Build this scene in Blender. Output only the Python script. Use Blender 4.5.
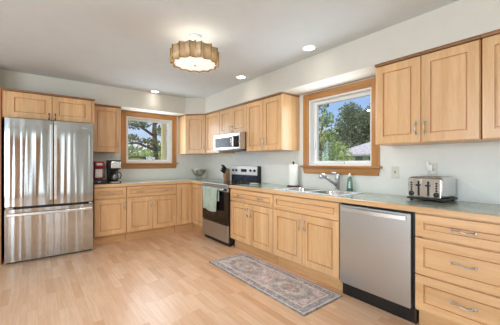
import bpy, bmesh, math, random
from mathutils import Vector, Matrix
for o in list(bpy.data.objects): bpy.data.objects.remove(o)
S = bpy.context.scene
C = S.collection
R = math.radians
random.seed(7)

# ------------------------------------------------------------------ camera, world, sun, lights, exposure
cam_d = bpy.data.cameras.new('camera'); cam = bpy.data.objects.new('camera', cam_d); C.objects.link(cam)
cam.location = (-2.8756, -5.2258, 1.2444); cam.rotation_euler = (R(90), 0, -R(38.01))
cam_d.sensor_width = 36; cam_d.lens = 36 * 275.24 / 500; cam_d.clip_start = .03; cam_d.clip_end = 300
S.camera = cam
S.view_settings.view_transform = 'Standard'; S.view_settings.look = 'None'
S.view_settings.gamma = 1; S.view_settings.use_curve_mapping = False
S.view_settings.exposure = -0.2
S.cycles.max_bounces = 10; S.cycles.diffuse_bounces = 6; S.cycles.glossy_bounces = 5
S.cycles.transparent_max_bounces = 24; S.cycles.caustics_reflective = False; S.cycles.caustics_refractive = False
S.cycles.sample_clamp_indirect = 6

def lin(r, g, b):
    f = lambda c: (c / 255) / 12.92 if c / 255 <= .04045 else ((c / 255 + .055) / 1.055) ** 2.4
    return (f(r), f(g), f(b), 1)

W = bpy.data.worlds.new('sky'); S.world = W; W.use_nodes = True
wn = W.node_tree; wn.nodes.clear()
def wnode(t, **k):
    n = wn.nodes.new(t)
    for a, b in k.items(): setattr(n, a, b)
    return n
tc = wnode('ShaderNodeTexCoord'); sep = wnode('ShaderNodeSeparateXYZ'); wn.links.new(tc.outputs['Generated'], sep.inputs[0])
rmp = wnode('ShaderNodeValToRGB'); wn.links.new(sep.outputs['Z'], rmp.inputs[0])
e = rmp.color_ramp.elements; e[0].position = 0; e[0].color = lin(214, 226, 240); e[1].position = .5; e[1].color = lin(104, 152, 222)
e = e.new(.16); e.color = lin(160, 194, 238)
mp = wnode('ShaderNodeMapping'); mp.inputs['Scale'].default_value = (2.0, 2.0, 9); wn.links.new(tc.outputs['Generated'], mp.inputs[0])
nz = wnode('ShaderNodeTexNoise'); nz.inputs['Scale'].default_value = 1.6; nz.inputs['Detail'].default_value = 6; wn.links.new(mp.outputs[0], nz.inputs[0])
cr = wnode('ShaderNodeValToRGB'); cr.color_ramp.elements[0].position = .42; cr.color_ramp.elements[1].position = .64; wn.links.new(nz.outputs[0], cr.inputs[0])
mx = wnode('ShaderNodeMixRGB'); mx.inputs[2].default_value = lin(244, 246, 250); wn.links.new(cr.outputs[0], mx.inputs[0]); wn.links.new(rmp.outputs[0], mx.inputs[1])
bg = wnode('ShaderNodeBackground'); bg.inputs['Strength'].default_value = 1.3; wn.links.new(mx.outputs[0], bg.inputs[0])
wo = wnode('ShaderNodeOutputWorld'); wn.links.new(bg.outputs[0], wo.inputs[0])

def light(name, kind, loc, rot, energy, color=(1, 1, 1), **k):
    d = bpy.data.lights.new(name, kind); d.energy = energy; d.color = color
    for a, b in k.items(): setattr(d, a, b)
    o = bpy.data.objects.new(name, d); C.objects.link(o); o.location = loc; o.rotation_euler = rot
    return o
light('sun', 'SUN', (0, 0, 20), (R(46), R(0), R(-62)), 4.2, (1, .95, .86), angle=R(4))
# fill lamps added at unseen left and rear windows; daylight at both kitchen windows
light('added_left_fill', 'AREA', (-6.35, -4.75, 1.35), (0, R(-90), 0), 190, (.72, .87, 1), shape='RECTANGLE', size=2.0, size_y=3.4)  # added area lamp out of view, main fill for the right-hand cabinet fronts
light('added_near_fill', 'AREA', (-2.2, -8.95, 1.2), (R(90), 0, 0), 13, (.80, .91, 1), shape='RECTANGLE', size=.8, size_y=2.2)  # weak added lamp behind the camera, mirrored in the refrigerator doors
light('daylight_sink_window', 'AREA', (-.035, -3.26, 1.63), (0, R(90), 0), 15, (.82, .92, 1), shape='RECTANGLE', size=.8, size_y=.8)
light('daylight_far_window', 'AREA', (-1.17, -.035, 1.655), (R(-90), 0, 0), 15, (.82, .92, 1), shape='RECTANGLE', size=.8, size_y=.8)

light('added_corner_fill', 'AREA', (-5.5, -8.95, 1.2), (R(90), 0, 0), 75, (.74, .88, 1), shape='RECTANGLE', size=1.6, size_y=2.2)  # added to brighten the far cabinets, outside the refrigerator's reflection

# ------------------------------------------------------------------ materials
class NT:
    def __init__(s, name):
        s.m = bpy.data.materials.new(name); s.m.use_nodes = True; s.t = s.m.node_tree
        s.b = s.t.nodes['Principled BSDF']; s.out = s.t.nodes['Material Output']
    def n(s, t, **k):
        x = s.t.nodes.new(t)
        for a, b in k.items(): setattr(x, a, b)
        return x
    def l(s, a, b): s.t.links.new(a, b)
    def math(s, op, a, b=None, c=None):
        x = s.n('ShaderNodeMath', operation=op)
        for i, v in enumerate((a, b, c)):
            if v is None: continue
            if isinstance(v, (int, float)): x.inputs[i].default_value = v
            else: s.l(v, x.inputs[i])
        return x.outputs[0]
    def mix(s, f, a, b, mode='MIX'):
        x = s.n('ShaderNodeMixRGB', blend_type=mode)
        for i, v in enumerate((f, a, b)):
            if isinstance(v, (int, float)): x.inputs[i].default_value = v
            elif isinstance(v, tuple): x.inputs[i].default_value = v
            else: s.l(v, x.inputs[i])
        return x.outputs[0]
    def coord(s, scale=(1, 1, 1), rand=0.0):
        tcn = s.n('ShaderNodeTexCoord'); m = s.n('ShaderNodeMapping'); m.inputs['Scale'].default_value = scale
        v = tcn.outputs['Object']
        if rand:
            oi = s.n('ShaderNodeObjectInfo'); r = s.math('MULTIPLY', oi.outputs['Random'], rand)
            a = s.n('ShaderNodeVectorMath', operation='ADD'); s.l(v, a.inputs[0]); s.l(r, a.inputs[1]); v = a.outputs[0]
        s.l(v, m.inputs[0]); return m.outputs[0]
    def noise(s, vec, scale, detail=3, rough=.5):
        x = s.n('ShaderNodeTexNoise'); x.inputs['Scale'].default_value = scale; x.inputs['Detail'].default_value = detail
        x.inputs['Roughness'].default_value = rough; s.l(vec, x.inputs['Vector']); return x.outputs[0]
    def ramp(s, f, stops):
        x = s.n('ShaderNodeValToRGB'); e = x.color_ramp.elements
        e[0].position, e[0].color = stops[0]; e[1].position, e[1].color = stops[-1]
        for p, c in stops[1:-1]:
            k = e.new(p); k.color = c
        s.l(f, x.inputs[0]); return x.outputs[0]
    def bump(s, h, strength, dist=.01):
        x = s.n('ShaderNodeBump'); x.inputs['Strength'].default_value = strength; x.inputs['Distance'].default_value = dist
        s.l(h, x.inputs['Height']); s.l(x.outputs[0], s.b.inputs['Normal'])
    def set(s, **k):
        for a, v in k.items():
            i = s.b.inputs[a.replace('_', ' ')]
            if isinstance(v, (int, float, tuple)): i.default_value = v
            else: s.l(v, i)
        return s

def plain(name, col, rough=.5, metal=0, noise=.04, nscale=30, bump=0, **k):
    m = NT(name); v = m.coord(); f = m.noise(v, nscale)
    d = tuple(c * (1 - noise * 2) for c in col[:3]) + (1,); u = tuple(min(1, c * (1 + noise)) for c in col[:3]) + (1,)
    m.set(Base_Color=m.ramp(f, [(.3, d), (.7, u)]), Roughness=rough, Metallic=metal, **k)
    if bump: m.bump(f, bump, .004)
    return m.m

def wood(name, c_dark, c_mid, c_light, axis='z', rough=.38, boards=9.0, amount=.5):
    m = NT(name)
    st = {'z': (1, 1, .07), 'x': (.07, 1, 1), 'y': (1, .07, 1)}[axis]
    v = m.coord(st, 13.0)
    g = m.noise(v, 16, 5, .6); fine = m.noise(v, 130, 2)
    col = m.ramp(g, [(.28, c_dark), (.5, c_mid), (.74, c_light)])
    sp = m.n('ShaderNodeSeparateXYZ'); tcn = m.n('ShaderNodeTexCoord'); m.l(tcn.outputs['Object'], sp.inputs[0])
    oi = m.n('ShaderNodeObjectInfo')
    ax = sp.outputs['Z'] if axis != 'z' else sp.outputs['X']
    k = m.math('FLOOR', m.math('ADD', m.math('MULTIPLY', ax, boards), m.math('MULTIPLY', oi.outputs['Random'], 57)))
    wn_ = m.n('ShaderNodeTexWhiteNoise', noise_dimensions='1D'); m.l(k, wn_.inputs['W'])
    tone = m.math('MULTIPLY_ADD', wn_.outputs['Value'], .16 * amount * 2, 1 - .08 * amount * 2)
    hs = m.n('ShaderNodeHueSaturation'); m.l(col, hs.inputs['Color']); m.l(tone, hs.inputs['Value'])
    c2 = m.mix(.10, hs.outputs[0], m.ramp(fine, [(.35, lin(120, 80, 45)), (.6, lin(255, 240, 215))]), 'MULTIPLY')
    m.set(Base_Color=c2, Roughness=rough, Coat_Weight=.25, Coat_Roughness=.22)
    m.bump(fine, .05, .002)
    return m.m

MD, MM, ML = lin(205, 159, 109), lin(217, 174, 126), lin(227, 189, 144)
maple = wood('maple_vertical_grain', MD, MM, ML, 'z')
maple_h = wood('maple_horizontal_grain', MD, MM, ML, 'x')
maple_edge = wood('maple_counter_edge', lin(212, 166, 116), lin(224, 181, 132), lin(233, 196, 150), 'x', boards=0)
crown_w = wood('stained_crown', lin(126, 86, 50), lin(146, 102, 62), lin(162, 116, 74), 'x', boards=0)
fir = wood('fir_trim', lin(156, 104, 54), lin(182, 128, 72), lin(204, 152, 94), 'z', boards=0)
fir_h = wood('fir_trim_horizontal', lin(156, 104, 54), lin(182, 128, 72), lin(204, 152, 94), 'x', boards=0)
toe_w = wood('toe_kick_wood', lin(196, 150, 100), lin(206, 162, 112), lin(216, 174, 126), 'x', boards=0)
wall_m = plain('wall_paint', lin(226, 226, 219), .7, noise=.012, nscale=8)
ceil_m = plain('ceiling_paint', lin(211, 218, 222), .8, noise=.01, nscale=6)
soffit_m = plain('soffit_paint', lin(212, 208, 197), .7, noise=.01, nscale=6)
vinyl = plain('white_vinyl', lin(240, 240, 238), .35, noise=.01)
black = plain('black_plastic', lin(22, 22, 24), .35, noise=.1)
black_gloss = plain('black_glass', lin(14, 13, 14), .08, noise=.05)
navy_gloss = plain('dark_blue_panel', lin(30, 38, 58), .2, noise=.05)
grey_plastic = plain('grey_plastic', lin(120, 122, 124), .4, noise=.05)
white_p = plain('white_plastic', lin(236, 235, 228), .35, noise=.01)
cream_p = plain('almond_plastic', lin(214, 210, 196), .4, noise=.01)
chrome = plain('chrome', (.78, .79, .8, 1), .12, 1, noise=.02)
nickel = plain('brushed_nickel', (.60, .585, .56, 1), .3, 1, noise=.05)
faucet_m = plain('satin_chrome', (.56, .57, .58, 1), .36, 1, noise=.02)
dark_metal = plain('dark_bronze', (.10, .08, .07, 1), .4, .8, noise=.1)
red_p = plain('red_plastic', lin(150, 22, 34), .3, noise=.05)
paper = plain('paper', lin(242, 241, 236), .9, noise=.015, nscale=60, bump=.15)
walnut = plain('dark_wood', lin(70, 44, 28), .45, noise=.2, nscale=40)
block_w = wood('knife_block_wood', lin(150, 112, 72), lin(172, 134, 92), lin(186, 150, 108), 'z', boards=0)

def steel(name, col, rough, wav=.0, wscale=(9, 9, .7), aniso=.5):
    m = NT(name); v = m.coord((1, 1, 1)); 
    v2 = m.coord((300, 300, 2.0)); f = m.noise(v2, 1, 2)
    d = tuple(c * .975 for c in col[:3]) + (1,)
    m.set(Base_Color=m.ramp(f, [(.3, d), (.7, col)]), Metallic=1.0, Roughness=rough, Anisotropic=aniso)
    if wav:
        v3 = m.coord(wscale); g = m.noise(v3, 1, 1.5, .4); m.bump(g, 1.0, wav)
    return m.m
fridge_m = steel('fridge_stainless', (.55, .565, .57, 1), .09, .012, (9, 9, .3))
steel_m = steel('brushed_stainless', (.53, .555, .565, 1), .34)
mw_steel = steel('microwave_stainless', (.60, .60, .59, 1), .22)
bright_steel = steel('bright_stainless', (.80, .80, .79, 1), .3)
sink_m = steel('sink_stainless', (.85, .86, .87, 1), .32)

def counter_mat():
    m = NT('green_grey_laminate'); v = m.coord(); a = m.noise(v, 9, 5, .6); b = m.noise(v, 160, 2)
    c = m.ramp(a, [(.3, lin(150, 160, 148)), (.55, lin(170, 178, 165)), (.75, lin(184, 189, 176))])
    c = m.mix(.25, c, m.ramp(b, [(.35, lin(80, 92, 84)), (.65, lin(220, 224, 214))]), 'OVERLAY')
    m.set(Base_Color=c, Roughness=.13, Specular_IOR_Level=.6); return m.m
counter_m = counter_mat()

def floor_mat():
    m = NT('beech_strip_floor'); tcn = m.n('ShaderNodeTexCoord'); sp = m.n('ShaderNodeSeparateXYZ'); m.l(tcn.outputs['Object'], sp.inputs[0])
    sx = m.math('DIVIDE', sp.outputs['X'], .068); row = m.math('FLOOR', sx)
    w1 = m.n('ShaderNodeTexWhiteNoise', noise_dimensions='1D'); m.l(row, w1.inputs['W'])
    sy = m.math('ADD', m.math('DIVIDE', sp.outputs['Y'], .40), m.math('MULTIPLY', w1.outputs['Value'], 9.7)); colm = m.math('FLOOR', sy)
    cv = m.n('ShaderNodeCombineXYZ'); m.l(row, cv.inputs[0]); m.l(colm, cv.inputs[1])
    w2 = m.n('ShaderNodeTexWhiteNoise', noise_dimensions='2D'); m.l(cv.outputs[0], w2.inputs['Vector'])
    tone = m.ramp(w2.outputs['Value'], [(0, lin(215, 172, 137)), (.3, lin(225, 186, 153)), (.7, lin(230, 193, 162)), (1, lin(236, 203, 175))])
    off = m.n('ShaderNodeVectorMath', operation='ADD'); sc = m.n('ShaderNodeVectorMath', operation='SCALE'); m.l(w2.outputs['Color'], sc.inputs[0]); sc.inputs['Scale'].default_value = 30
    m.l(tcn.outputs['Object'], off.inputs[0]); m.l(sc.outputs[0], off.inputs[1])
    mp_ = m.n('ShaderNodeMapping'); mp_.inputs['Scale'].default_value = (1, .06, 1); m.l(off.outputs[0], mp_.inputs[0])
    g = m.noise(mp_.outputs[0], 60, 4, .6)
    c = m.mix(.22, tone, m.ramp(g, [(.3, lin(150, 100, 60)), (.65, lin(255, 244, 226))]), 'MULTIPLY')
    ex = m.math('LESS_THAN', m.math('FRACT', sx), .018); ey = m.math('LESS_THAN', m.math('FRACT', sy), .004)
    c = m.mix(m.math('MULTIPLY', m.math('MAXIMUM', ex, ey), .35), c, lin(140, 98, 64))
    m.set(Base_Color=c, Roughness=.34, Specular_IOR_Level=.32, Coat_Weight=.12, Coat_Roughness=.2)
    return m.m
floor_m = floor_mat()

def rug_mat(L, Wd):
    m = NT('faded_persian_rug'); tcn = m.n('ShaderNodeTexCoord'); sp = m.n('ShaderNodeSeparateXYZ'); m.l(tcn.outputs['Object'], sp.inputs[0])
    x, y = sp.outputs['X'], sp.outputs['Y']
    v = m.coord(); wear = m.noise(v, 7, 5, .65); fine = m.noise(v, 90, 3)
    dx = m.math('SUBTRACT', L / 2, m.math('ABSOLUTE', x)); dy = m.math('SUBTRACT', Wd / 2, m.math('ABSOLUTE', y)); de = m.math('MINIMUM', dx, dy)
    vo = m.n('ShaderNodeTexVoronoi'); vo.inputs['Scale'].default_value = 30; m.l(v, vo.inputs['Vector'])
    vo2 = m.n('ShaderNodeTexVoronoi'); vo2.inputs['Scale'].default_value = 17; m.l(v, vo2.inputs['Vector'])
    fl = m.ramp(vo.outputs['Distance'], [(.15, lin(242, 243, 242)), (.34, lin(178, 150, 150)), (.6, lin(110, 126, 142))])
    f2 = m.ramp(vo2.outputs['Distance'], [(.14, lin(92, 112, 132)), (.24, lin(240, 240, 238)), (.36, lin(170, 138, 142)), (.6, lin(208, 196, 196))]); fl = m.mix(.5, fl, f2)
    field = m.mix(.55, m.ramp(wear, [(.35, lin(176, 142, 146)), (.62, lin(214, 202, 202))]), fl)
    # two medallions with scalloped rings
    ax = m.math('SUBTRACT', m.math('ABSOLUTE', x), .36)
    rr = m.math('SQRT', m.math('ADD', m.math('POWER', m.math('DIVIDE', ax, .27), 2), m.math('POWER', m.math('DIVIDE', y, .17), 2)))
    ang = m.math('ARCTAN2', m.math('MULTIPLY', y, 1.5), ax)
    rr = m.math('ADD', rr, m.math('MULTIPLY', m.math('SINE', m.math('MULTIPLY', ang, 12)), .05))
    med = m.ramp(rr, [(.0, lin(178, 150, 140)), (.22, lin(176, 150, 142)), (.26, lin(96, 112, 124)), (.4, lin(110, 124, 132)), (.44, lin(205, 200, 190)), (.6, lin(172, 168, 164)), (.66, lin(120, 130, 136)), (.92, lin(130, 138, 142)), (1, lin(206, 198, 186))])
    field = m.mix(m.math('MULTIPLY', m.math('LESS_THAN', rr, 1.0), .5), field, med)
    bord = m.mix(.68, lin(108, 122, 136), fl)
    c = m.mix(m.math('LESS_THAN', de, .098), field, bord)
    for a, b, col in ((.090, .102, lin(220, 218, 212)), (.016, .028, lin(214, 212, 206)), (-1, .010, lin(112, 120, 126))):
        k = m.math('MULTIPLY', m.math('GREATER_THAN', de, a), m.math('LESS_THAN', de, b)); c = m.mix(m.math('MULTIPLY', k, .8), c, col)
    c = m.mix(m.ramp(wear, [(.45, (0, 0, 0, 1)), (.75, (.5, .5, .5, 1))]), c, lin(222, 220, 216))
    c = m.mix(.4, c, m.ramp(fine, [(.3, lin(110, 100, 96)), (.7, lin(250, 246, 240))]), 'OVERLAY')
    m.set(Base_Color=c, Roughness=.95, Specular_IOR_Level=.1); m.bump(fine, .3, .004); return m.m

def glass_mat(name, tint=(1, 1, 1, 1), gl=.05):
    m = NT(name); t = m.n('ShaderNodeBsdfTransparent'); t.inputs[0].default_value = tint
    g = m.n('ShaderNodeBsdfGlossy'); g.inputs['Roughness'].default_value = .02
    x = m.n('ShaderNodeMixShader'); x.inputs[0].default_value = gl; m.l(t.outputs[0], x.inputs[1]); m.l(g.outputs[0], x.inputs[2]); m.l(x.outputs[0], m.out.inputs['Surface']); return m.m
pane_m = glass_mat('window_glass'); carafe_m = glass_mat('carafe_glass', (.45, .43, .42, 1), .2); green_glass = glass_mat('green_tinted_plastic', (.50, .66, .58, 1), .12)
bowl_glass = glass_mat('grey_glass', (.87, .86, .84, 1), .10)
smoke_glass = glass_mat('smoke_glass', (.50, .48, .46, 1), .16)

def emis(name, col, s):
    m = NT(name); v = m.coord(); f = m.noise(v, 5)
    m.set(Base_Color=col, Emission_Color=m.ramp(f, [(.2, tuple(c * .96 for c in col[:3]) + (1,)), (.8, col)]), Emission_Strength=s); return m.m
lamp_glow = emis('lit_diffuser', (1, .93, .83, 1), .72)
can_glow = emis('lit_downlight', (1, .95, .86, 1), 12)
def cloth_mat():
    m = NT('sage_towel'); v = m.coord(); f = m.noise(v, 220, 2); w = m.noise(v, 12, 3)
    m.set(Base_Color=m.ramp(w, [(.3, lin(152, 170, 154)), (.7, lin(178, 192, 176))]), Roughness=.95, Sheen_Weight=.3); m.bump(f, .5, .003); return m.m
towel_m = cloth_mat()
def shell_mat():
    m = NT('capiz_strip'); v = m.coord((1, 1, .2)); f = m.noise(v, 45, 4)
    m.set(Base_Color=m.ramp(f, [(.3, lin(190, 152, 104)), (.7, lin(232, 212, 178))]), Roughness=.35, Transmission_Weight=0.0, Subsurface_Weight=.0)
    tr = m.n('ShaderNodeBsdfTranslucent'); tr.inputs[0].default_value = (.9, .82, .70, 1); x = m.n('ShaderNodeMixShader'); x.inputs[0].default_value = .25
    m.l(m.b.outputs[0], x.inputs[1]); m.l(tr.outputs[0], x.inputs[2]); m.l(x.outputs[0], m.out.inputs['Surface']); return m.m
shell_m = shell_mat()
gold = plain('aged_gold', (.52, .34, .16, 1), .35, 1, noise=.1)
def leaf_mat(name, a, b):
    m = NT(name); v = m.coord(); f = m.noise(v, 1.3, 4)
    col = m.ramp(f, [(.3, a), (.7, b)]); m.set(Base_Color=col, Roughness=.7)
    tr = m.n('ShaderNodeBsdfTranslucent'); m.l(col, tr.inputs[0]); x = m.n('ShaderNodeMixShader'); x.inputs[0].default_value = .35
    m.l(m.b.outputs[0], x.inputs[1]); m.l(tr.outputs[0], x.inputs[2]); m.l(x.outputs[0], m.out.inputs['Surface']); return m.m
leaf_dark = leaf_mat('dark_leaves', lin(84, 102, 72), lin(140, 156, 118))
leaf_mid = leaf_mat('mid_leaves', lin(112, 138, 86), lin(166, 186, 124))
leaf_lite = leaf_mat('light_leaves', lin(140, 164, 88), lin(192, 208, 134))
bark = plain('bark', lin(96, 84, 74), .9, noise=.25, nscale=12, bump=.5)
grass = plain('lawn', lin(120, 138, 82), .95, noise=.2, nscale=3)
siding = plain('house_siding', lin(226, 224, 220), .8, noise=.05)
shingle = plain('grey_shingles', lin(190, 186, 190), .9, noise=.15, nscale=6)
post_m = wood('weathered_post', lin(178, 160, 110), lin(196, 180, 130), lin(210, 196, 150), 'z', boards=0)

# ------------------------------------------------------------------ mesh helpers
class MB:
    def __init__(s): s.b = bmesh.new()
    def _merge(s, t, M=None, smooth=False):
        if M is not None: bmesh.ops.transform(t, matrix=M, verts=t.verts)
        for f in t.faces: f.smooth = smooth
        me = bpy.data.meshes.new('t'); t.to_mesh(me); t.free(); s.b.from_mesh(me); bpy.data.meshes.remove(me); return s
    def box(s, x0, x1, y0, y1, z0, z1, bev=0, seg=2, M=None):
        t = bmesh.new(); bmesh.ops.create_cube(t, size=1)
        bmesh.ops.transform(t, matrix=Matrix.Translation(((x0 + x1) / 2, (y0 + y1) / 2, (z0 + z1) / 2)) @ Matrix.Diagonal((abs(x1 - x0), abs(y1 - y0), abs(z1 - z0), 1)), verts=t.verts)
        if bev: bmesh.ops.bevel(t, geom=t.edges[:], offset=bev, segments=seg, affect='EDGES', profile=.5)
        return s._merge(t, M, False)
    def prism(s, pts, z0, z1, bev=0, M=None):
        t = bmesh.new(); lo = [t.verts.new((x, y, z0)) for x, y in pts]; hi = [t.verts.new((x, y, z1)) for x, y in pts]
        n = len(pts); t.faces.new(lo[::-1]); t.faces.new(hi)
        for i in range(n): t.faces.new((lo[i], lo[(i + 1) % n], hi[(i + 1) % n], hi[i]))
        bmesh.ops.recalc_face_normals(t, faces=t.faces)
        if bev: bmesh.ops.bevel(t, geom=t.edges[:], offset=bev, segments=2, affect='EDGES', profile=.5)
        return s._merge(t, M, False)
    def tube(s, pts, r, n=10, M=None):
        pts = [Vector(p) for p in pts]; rs = r if isinstance(r, (list, tuple)) else [r] * len(pts)
        t = bmesh.new(); rings = []; up = None
        for i, p in enumerate(pts):
            d = (pts[min(i + 1, len(pts) - 1)] - pts[max(i - 1, 0)]).normalized()
            if up is None: up = Vector((0, 0, 1)) if abs(d.z) < .9 else Vector((1, 0, 0))
            u = (up - d * up.dot(d)).normalized(); w = d.cross(u); up = u
            rings.append([t.verts.new(p + (u * math.cos(a) + w * math.sin(a)) * rs[i]) for a in [2 * math.pi * k / n for k in range(n)]])
        for a, b in zip(rings, rings[1:]):
            for k in range(n): t.faces.new((a[k], a[(k + 1) % n], b[(k + 1) % n], b[k]))
        t.faces.new(rings[0][::-1]); t.faces.new(rings[-1])
        bmesh.ops.recalc_face_normals(t, faces=t.faces)
        return s._merge(t, M, True)
    def lathe(s, prof, n=28, c=(0, 0, 0), M=None, cap=True):
        t = bmesh.new(); rings = []
        for r, z in prof:
            rings.append([t.verts.new((c[0] + r * math.cos(2 * math.pi * k / n), c[1] + r * math.sin(2 * math.pi * k / n), c[2] + z)) for k in range(n)])
        for a, b in zip(rings, rings[1:]):
            for k in range(n): t.faces.new((a[k], a[(k + 1) % n], b[(k + 1) % n], b[k]))
        if cap: t.faces.new(rings[0][::-1]); t.faces.new(rings[-1])
        bmesh.ops.recalc_face_normals(t, faces=t.faces)
        return s._merge(t, M, True)
    def sphere(s, c, r, sub=2, sc=(1, 1, 1)):
        t = bmesh.new(); bmesh.ops.create_icosphere(t, subdivisions=sub, radius=r)
        return s._merge(t, Matrix.Translation(c) @ Matrix.Diagonal((*sc, 1)), True)
    def panel(s, x0, x1, z0, z1, prof, yb=0.0):
        # nested rectangles, prof = [(inset, y)], first one joined to the back plane yb
        t = bmesh.new(); loops = []
        for ins, y in [(0, yb)] + prof:
            loops.append([t.verts.new(p) for p in ((x0 + ins, y, z0 + ins), (x1 - ins, y, z0 + ins), (x1 - ins, y, z1 - ins), (x0 + ins, y, z1 - ins))])
        for a, b in zip(loops, loops[1:]):
            for k in range(4): t.faces.new((a[k], a[(k + 1) % 4], b[(k + 1) % 4], b[k]))
        t.faces.new(loops[-1]); t.faces.new(loops[0][::-1])
        bmesh.ops.recalc_face_normals(t, faces=t.faces)
        return s._merge(t, None, False)
    def faces(s, verts, faces, smooth=False):
        t = bmesh.new(); vs = [t.verts.new(v) for v in verts]
        for f in faces: t.faces.new([vs[i] for i in f])
        return s._merge(t, None, smooth)
    def build(s, name, mat, parent=None, M=None):
        me = bpy.data.meshes.new(name)
        if M is not None: bmesh.ops.transform(s.b, matrix=M, verts=s.b.verts)
        s.b.to_mesh(me); s.b.free()
        me.materials.append(mat); o = bpy.data.objects.new(name, me); C.objects.link(o)
        if parent: o.parent = parent
        return o

def thing(name, label, cat, loc=(0, 0, 0), rz=0, group=None):
    o = bpy.data.objects.new(name, None); o.empty_display_size = .1; C.objects.link(o)
    o.location = loc; o.rotation_euler = (0, 0, rz); o['label'] = label; o['category'] = cat
    if group: o['group'] = group
    return o
def tag(o, label, cat, group=None, kind=None):
    o['label'] = label; o['category'] = cat
    if group: o['group'] = group
    if kind: o['kind'] = kind
    return o
def struct(o, label=None, cat=None):
    o['kind'] = 'structure'
    if label: o['label'] = label; o['category'] = cat or 'structure'
    return o
RW = -math.pi / 2      # faces the room from the right-hand wall: local x runs towards the camera

# ------------------------------------------------------------------ the room
CZ = 2.47; SZ = 2.166
XL, YN = -6.4, -9.0
def wall(name, axis, pos, thick, a0, a1, z0, z1, holes, mat, label):
    m = MB(); xs = sorted({a0, a1} | {h[0] for h in holes} | {h[1] for h in holes}); zs = sorted({z0, z1} | {h[2] for h in holes} | {h[3] for h in holes})
    for xa, xb in zip(xs, xs[1:]):
        for za, zb in zip(zs, zs[1:]):
            cx, cz = (xa + xb) / 2, (za + zb) / 2
            if any(h[0] < cx < h[1] and h[2] < cz < h[3] for h in holes): continue
            lo, hi = sorted((pos, pos + thick))
            if axis == 'x': m.box(lo, hi, xa, xb, za, zb)
            else: m.box(xa, xb, lo, hi, za, zb)
    bmesh.ops.remove_doubles(m.b, verts=m.b.verts, dist=1e-5)
    return struct(m.build(name, mat), label, 'wall')
W2 = (-3.694, -2.822, 1.206, 2.066)       # sink window opening on the right wall (y0, y1, z0, z1)
W1 = (-1.596, -.744, 1.237, 2.075)        # far window opening (x0, x1, z0, z1)
struct(MB().box(XL - .2, .2, YN - .2, .2, -.15, 0).build('floor', floor_m), 'light beech strip plank floor', 'floor')
struct(MB().box(XL - .2, .2, YN - .2, .2, CZ, CZ + .15).build('ceiling', ceil_m), 'smooth white ceiling', 'ceiling')
wall('wall_right', 'x', 0, .16, YN, .16, 0, CZ, [W2], wall_m, 'pale painted wall behind the sink and range')
wall('wall_far', 'y', 0, .16, XL, 0, 0, CZ, [W1], wall_m, 'pale painted wall behind the refrigerator')
wall('wall_left', 'x', XL, -.16, YN, .16, 0, CZ, [(-6.45, -3.05, .35, 2.35)], wall_m, 'pale painted wall out of view on the left')
wall('wall_near', 'y', YN, -.16, XL, 0, 0, CZ, [(-2.6, -1.8, .1, 2.3), (-6.3, -4.7, .1, 2.3)], wall_m, 'pale painted wall behind the camera')
struct(MB().box(-3.37, -3.25, -.62, 0, 0, CZ).build('wall_alcove', wall_m), 'short return wall beside the refrigerator', 'wall')
D = .35
sof = [(-3.25, 0), (-3.25, -D), (-.625, -D), (-D, -.625), (-D, YN), (0, YN), (0, 0)]
struct(MB().prism(sof, SZ, CZ).build('trim_1', soffit_m), 'painted soffit above the wall cabinets', 'soffit')

def window(name, w, h, label, latch=False, post=False):
    """local: x 0..w, z 0..h, wall face at y=0, outside is +y"""
    t = thing(name, label, 'window'); t['kind'] = 'structure'
    c = .085
    MB().box(-c, 0, -.02, 0, -.0, h + c, .003).build('casing', fir, t)
    MB().box(w, w + c, -.02, 0, -.0, h + c, .003).build('casing', fir, t)
    MB().box(0, w, -.021, 0, h, h + c, .003).build('casing', fir_h, t)
    MB().box(-c - .03, w + c + .03, -.05, 0, -.025, 0, .006).build('sill', fir_h, t)
    MB().prism([(-c - .005, 0), (w + c + .005, 0), (w + c - .012, -.080), (-c + .012, -.080)], 0, .02, .003).build('apron', fir_h, t, M=Matrix.Translation((0, 0, -.025)) @ Matrix.Rotation(R(90), 4, 'X'))
    j = MB()
    j.box(0, .022, 0, .15, 0, h); j.box(w - .022, w, 0, .15, 0, h); j.box(.022, w - .022, 0, .15, 0, .022); j.box(.022, w - .022, 0, .15, h - .022, h)
    j.build('jamb', vinyl, t)
    a, y0, y1, k = .022, .085, .13, .038
    s = MB()
    s.box(a, a + k, y0, y1, a, h - a, .004); s.box(w - a - k, w - a, y0, y1, a, h - a, .004); s.box(a + k, w - a - k, y0, y1, a, a + k, .004); s.box(a + k, w - a - k, y0, y1, h - a - k, h - a, .004)
    s.build('sash', vinyl, t)
    MB().box(a + k - .005, w - a - k + .005, .104, .110, a + k - .005, h - a - k + .005).build('pane', pane_m, t)
    hb = MB(); hb.box(w * .5 - .05, w * .5 + .05, .05, .085, .022, .05, .006); hb.tube([(w * .5 + .02, .06, .05), (w * .5 + .03, .03, .056), (w * .5 - .05, .022, .05)], .006)
    hb.build('crank_handle', vinyl, t)
    lb = MB().box(a + .01, a + .03, .06, .086, h * .25, h * .25 + .1, .005); lb.build('latch', vinyl, t)
    return t
w1 = window('window_1', W1[1] - W1[0], W1[3] - W1[2], 'fir-trimmed window on the far wall above the counter'); w1.location = (W1[0], 0, W1[2])
w2 = window('window_2', W2[1] - W2[0], W2[3] - W2[2], 'large fir-trimmed window above the sink'); w2.location = (0, W2[1], W2[2]); w2.rotation_euler = (0, 0, RW)
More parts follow.
